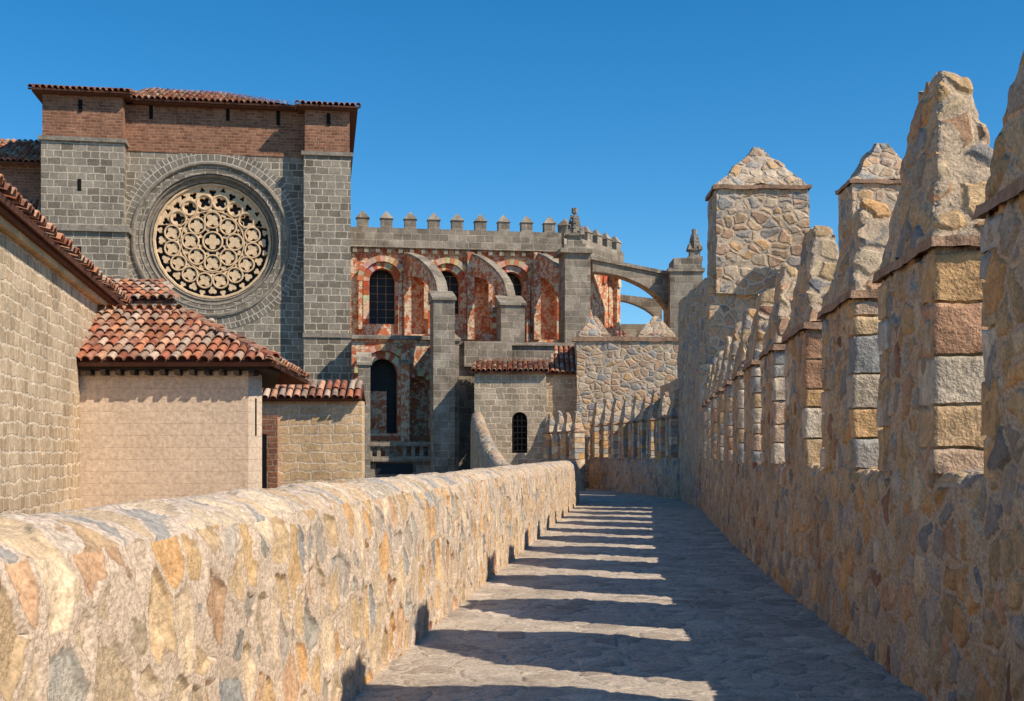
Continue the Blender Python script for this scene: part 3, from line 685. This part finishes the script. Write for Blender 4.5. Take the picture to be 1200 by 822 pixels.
tiled('roof_tiles_back',V(EC.x,27.4,hE+.09),V(EA.x,27.4,hE+.09),RA,RB,ph,.2,.36); tiled('roof_tiles_left',V(EA.x,27.4,hE+.09),EA,RA,RA+V(0,.02,0),ph,.2,.36)
barrel('ridge_tiles',RA,RB,ph); barrel('hip_tiles',EB+V(0,0,.04),RB,ph,.12); barrel('hip_tiles_left',EA+V(0,0,.04),RA,ph,.12)
w=MB(); w.hexa([V(X(298,22.7)-.01,22.5,2.0),V(X(299,22.7)+.05,22.6,2.0),V(X(301,23),23,2.0),V(X(299,23),23,2.0),V(X(298,22.7)-.01,22.5,2.7),V(X(299,22.7)+.05,22.6,2.7),V(X(301,23),23,2.7),V(X(299,23),23,2.7)]); w.build('slit_window',M['hole'],ph)
sh=empty('tile_roofed_annex'); z=31; w=MB()
w.prism([(X(80,z),z),(X(205,z),z),(X(205,z),z+5),(X(80,z),z+5)],-9,H(362,z)); w.build('walls',M['brick'],sh)
tiled('roof_tiles',(X(80,z)-.2,z-.4,H(355,z)),(X(212,z),z-.4,H(355,z)),(X(165,z),z+2,H(338,z+2)),(X(95,z),z+2,H(324,z+2)),sh,.25,.42)
# ---------------------------------------------------------------- tile-coped wall
cw=empty('tile_coped_wall'); z=31; w=MB()
w.prism([(X(306,z),z),(X(424,z),z),(X(424,z),z+.6),(X(306,z),z+.6)],-9,H(470,z)); w.build('walls',M['tan'],cw)
w=MB(); w.prism([(X(304,z),z-.15),(X(326,z),z-.15),(X(326,z),z+.1),(X(304,z),z+.1)],-9,H(487,z)); w.build('brick_pier',M['brick'],cw)
w=MB(); w.prism([(X(300,z),z-.2),(X(314,z),z-.2),(X(314,z),z),(X(300,z),z)],-9,H(509,z)); w.build('doorway',M['hole'],cw)
tiled('coping_tiles_front',(X(300,z),z-.2,H(468,z)),(X(424,z),z-.2,H(468,z)),(X(424,z),z+.3,H(451,z)),(X(300,z),z+.3,H(451,z)),cw,.2,.36)
tiled('coping_tiles_back',(X(424,z),z+.9,H(470,z)),(X(300,z),z+.9,H(470,z)),(X(300,z),z+.3,H(451,z)),(X(424,z),z+.3,H(451,z)),cw,.2,.36)
# ---------------------------------------------------------------- stone house with barred window
hs=empty('stone_house'); z=56; w=MB(); gl2=MB()
FH=Fr(X(556,z),z,0); WL=X(640,z)-X(556,z)
cx=FH.s_at(609,0); 
FH.panel(w,gl2,0,WL,-9,H(436,z),0,cx,18/FP*z,H(531,z),H(492,z),.35,n=8)
w.quad(FH.P(WL,0,-9),FH.P(WL,-3,-9),FH.P(WL,-3,H(436,z)),FH.P(WL,0,H(436,z))); w.quad(FH.P(0,-3,-9),FH.P(0,0,-9),FH.P(0,0,H(436,z)),FH.P(0,-3,H(436,z)))
w.build('walls',M['housestone'],hs); gl2.build('window_glass',M['hole'],hs)
w=MB()
for i in range(4): FH.box(w,cx-.3+i*.2-.02,cx-.3+i*.2+.02,-.05,-.1,H(531,z),H(487,z))
for i in range(6): FH.box(w,cx-.36,cx+.36,-.04,-.08,H(531,z)+.1+i*.28,H(531,z)+.14+i*.28)
w.build('window_bars',M['iron'],hs)
tiled('roof_tiles',(X(554,z)-.1,z-.25,H(436,z)),(X(641,z)+.1,z-.25,H(436,z)),(X(641,z),z+3,H(436,z)+.75),(X(556,z),z+3,H(436,z)+.75),hs,.25,.42)
sg=empty('stone_lodge'); z=57.6; w=MB(); w.prism([(X(640,z),z),(X(678,z),z),(X(678,z),z+2),(X(640,z),z+2)],-9,H(438,z)); w.build('walls',M['housestone'],sg)
tiled('roof_tiles',(X(638,z),z-.2,H(438,z)),(X(680,z),z-.2,H(438,z)),(X(680,z),z+1.9,H(408,z+2)),(X(654,z),z+1.9,H(408,z+2)),sg,.25,.42)
# ---------------------------------------------------------------- light, sky, camera
AZ=math.radians(118); EL=math.radians(43)
sun_dir=Vector((math.sin(AZ)*math.cos(EL),math.cos(AZ)*math.cos(EL),math.sin(EL)))
sl=bpy.data.lights.new('sun','SUN'); sl.energy=5.0; sl.angle=math.radians(.5); sl.color=(1,.90,.75)
so=bpy.data.objects.new('sun',sl); scene.collection.objects.link(so); so.rotation_euler=(-sun_dir).to_track_quat('-Z','Y').to_euler(); so.location=(30,-10,40)
wd=bpy.data.worlds.new('World'); scene.world=wd; wd.use_nodes=True; nt=wd.node_tree
bg=nt.nodes['Background']; sk=nt.nodes.new('ShaderNodeTexSky'); sk.sky_type='NISHITA'; sk.sun_disc=False
sk.sun_elevation=EL; sk.sun_rotation=AZ; sk.air_density=1.0; sk.dust_density=.2; sk.ozone_density=4.5; sk.altitude=1100
hs_=nt.nodes.new('ShaderNodeHueSaturation'); hs_.inputs['Saturation'].default_value=1.32; hs_.inputs['Hue'].default_value=.493
nt.links.new(sk.outputs[0],hs_.inputs['Color']); nt.links.new(hs_.outputs[0],bg.inputs[0]); bg.inputs[1].default_value=.15
cd=bpy.data.cameras.new('camera'); co=bpy.data.objects.new('camera',cd); scene.collection.objects.link(co); scene.camera=co
co.location=(0,0,EYE); co.rotation_euler=(math.radians(90),0,0); cd.sensor_width=36; cd.lens=FP/1200*36; cd.shift_y=(HY-411)/1200
cd.clip_start=.05; cd.clip_end=8000
scene.view_settings.view_transform='Standard'; scene.view_settings.look='None'; scene.view_settings.exposure=0
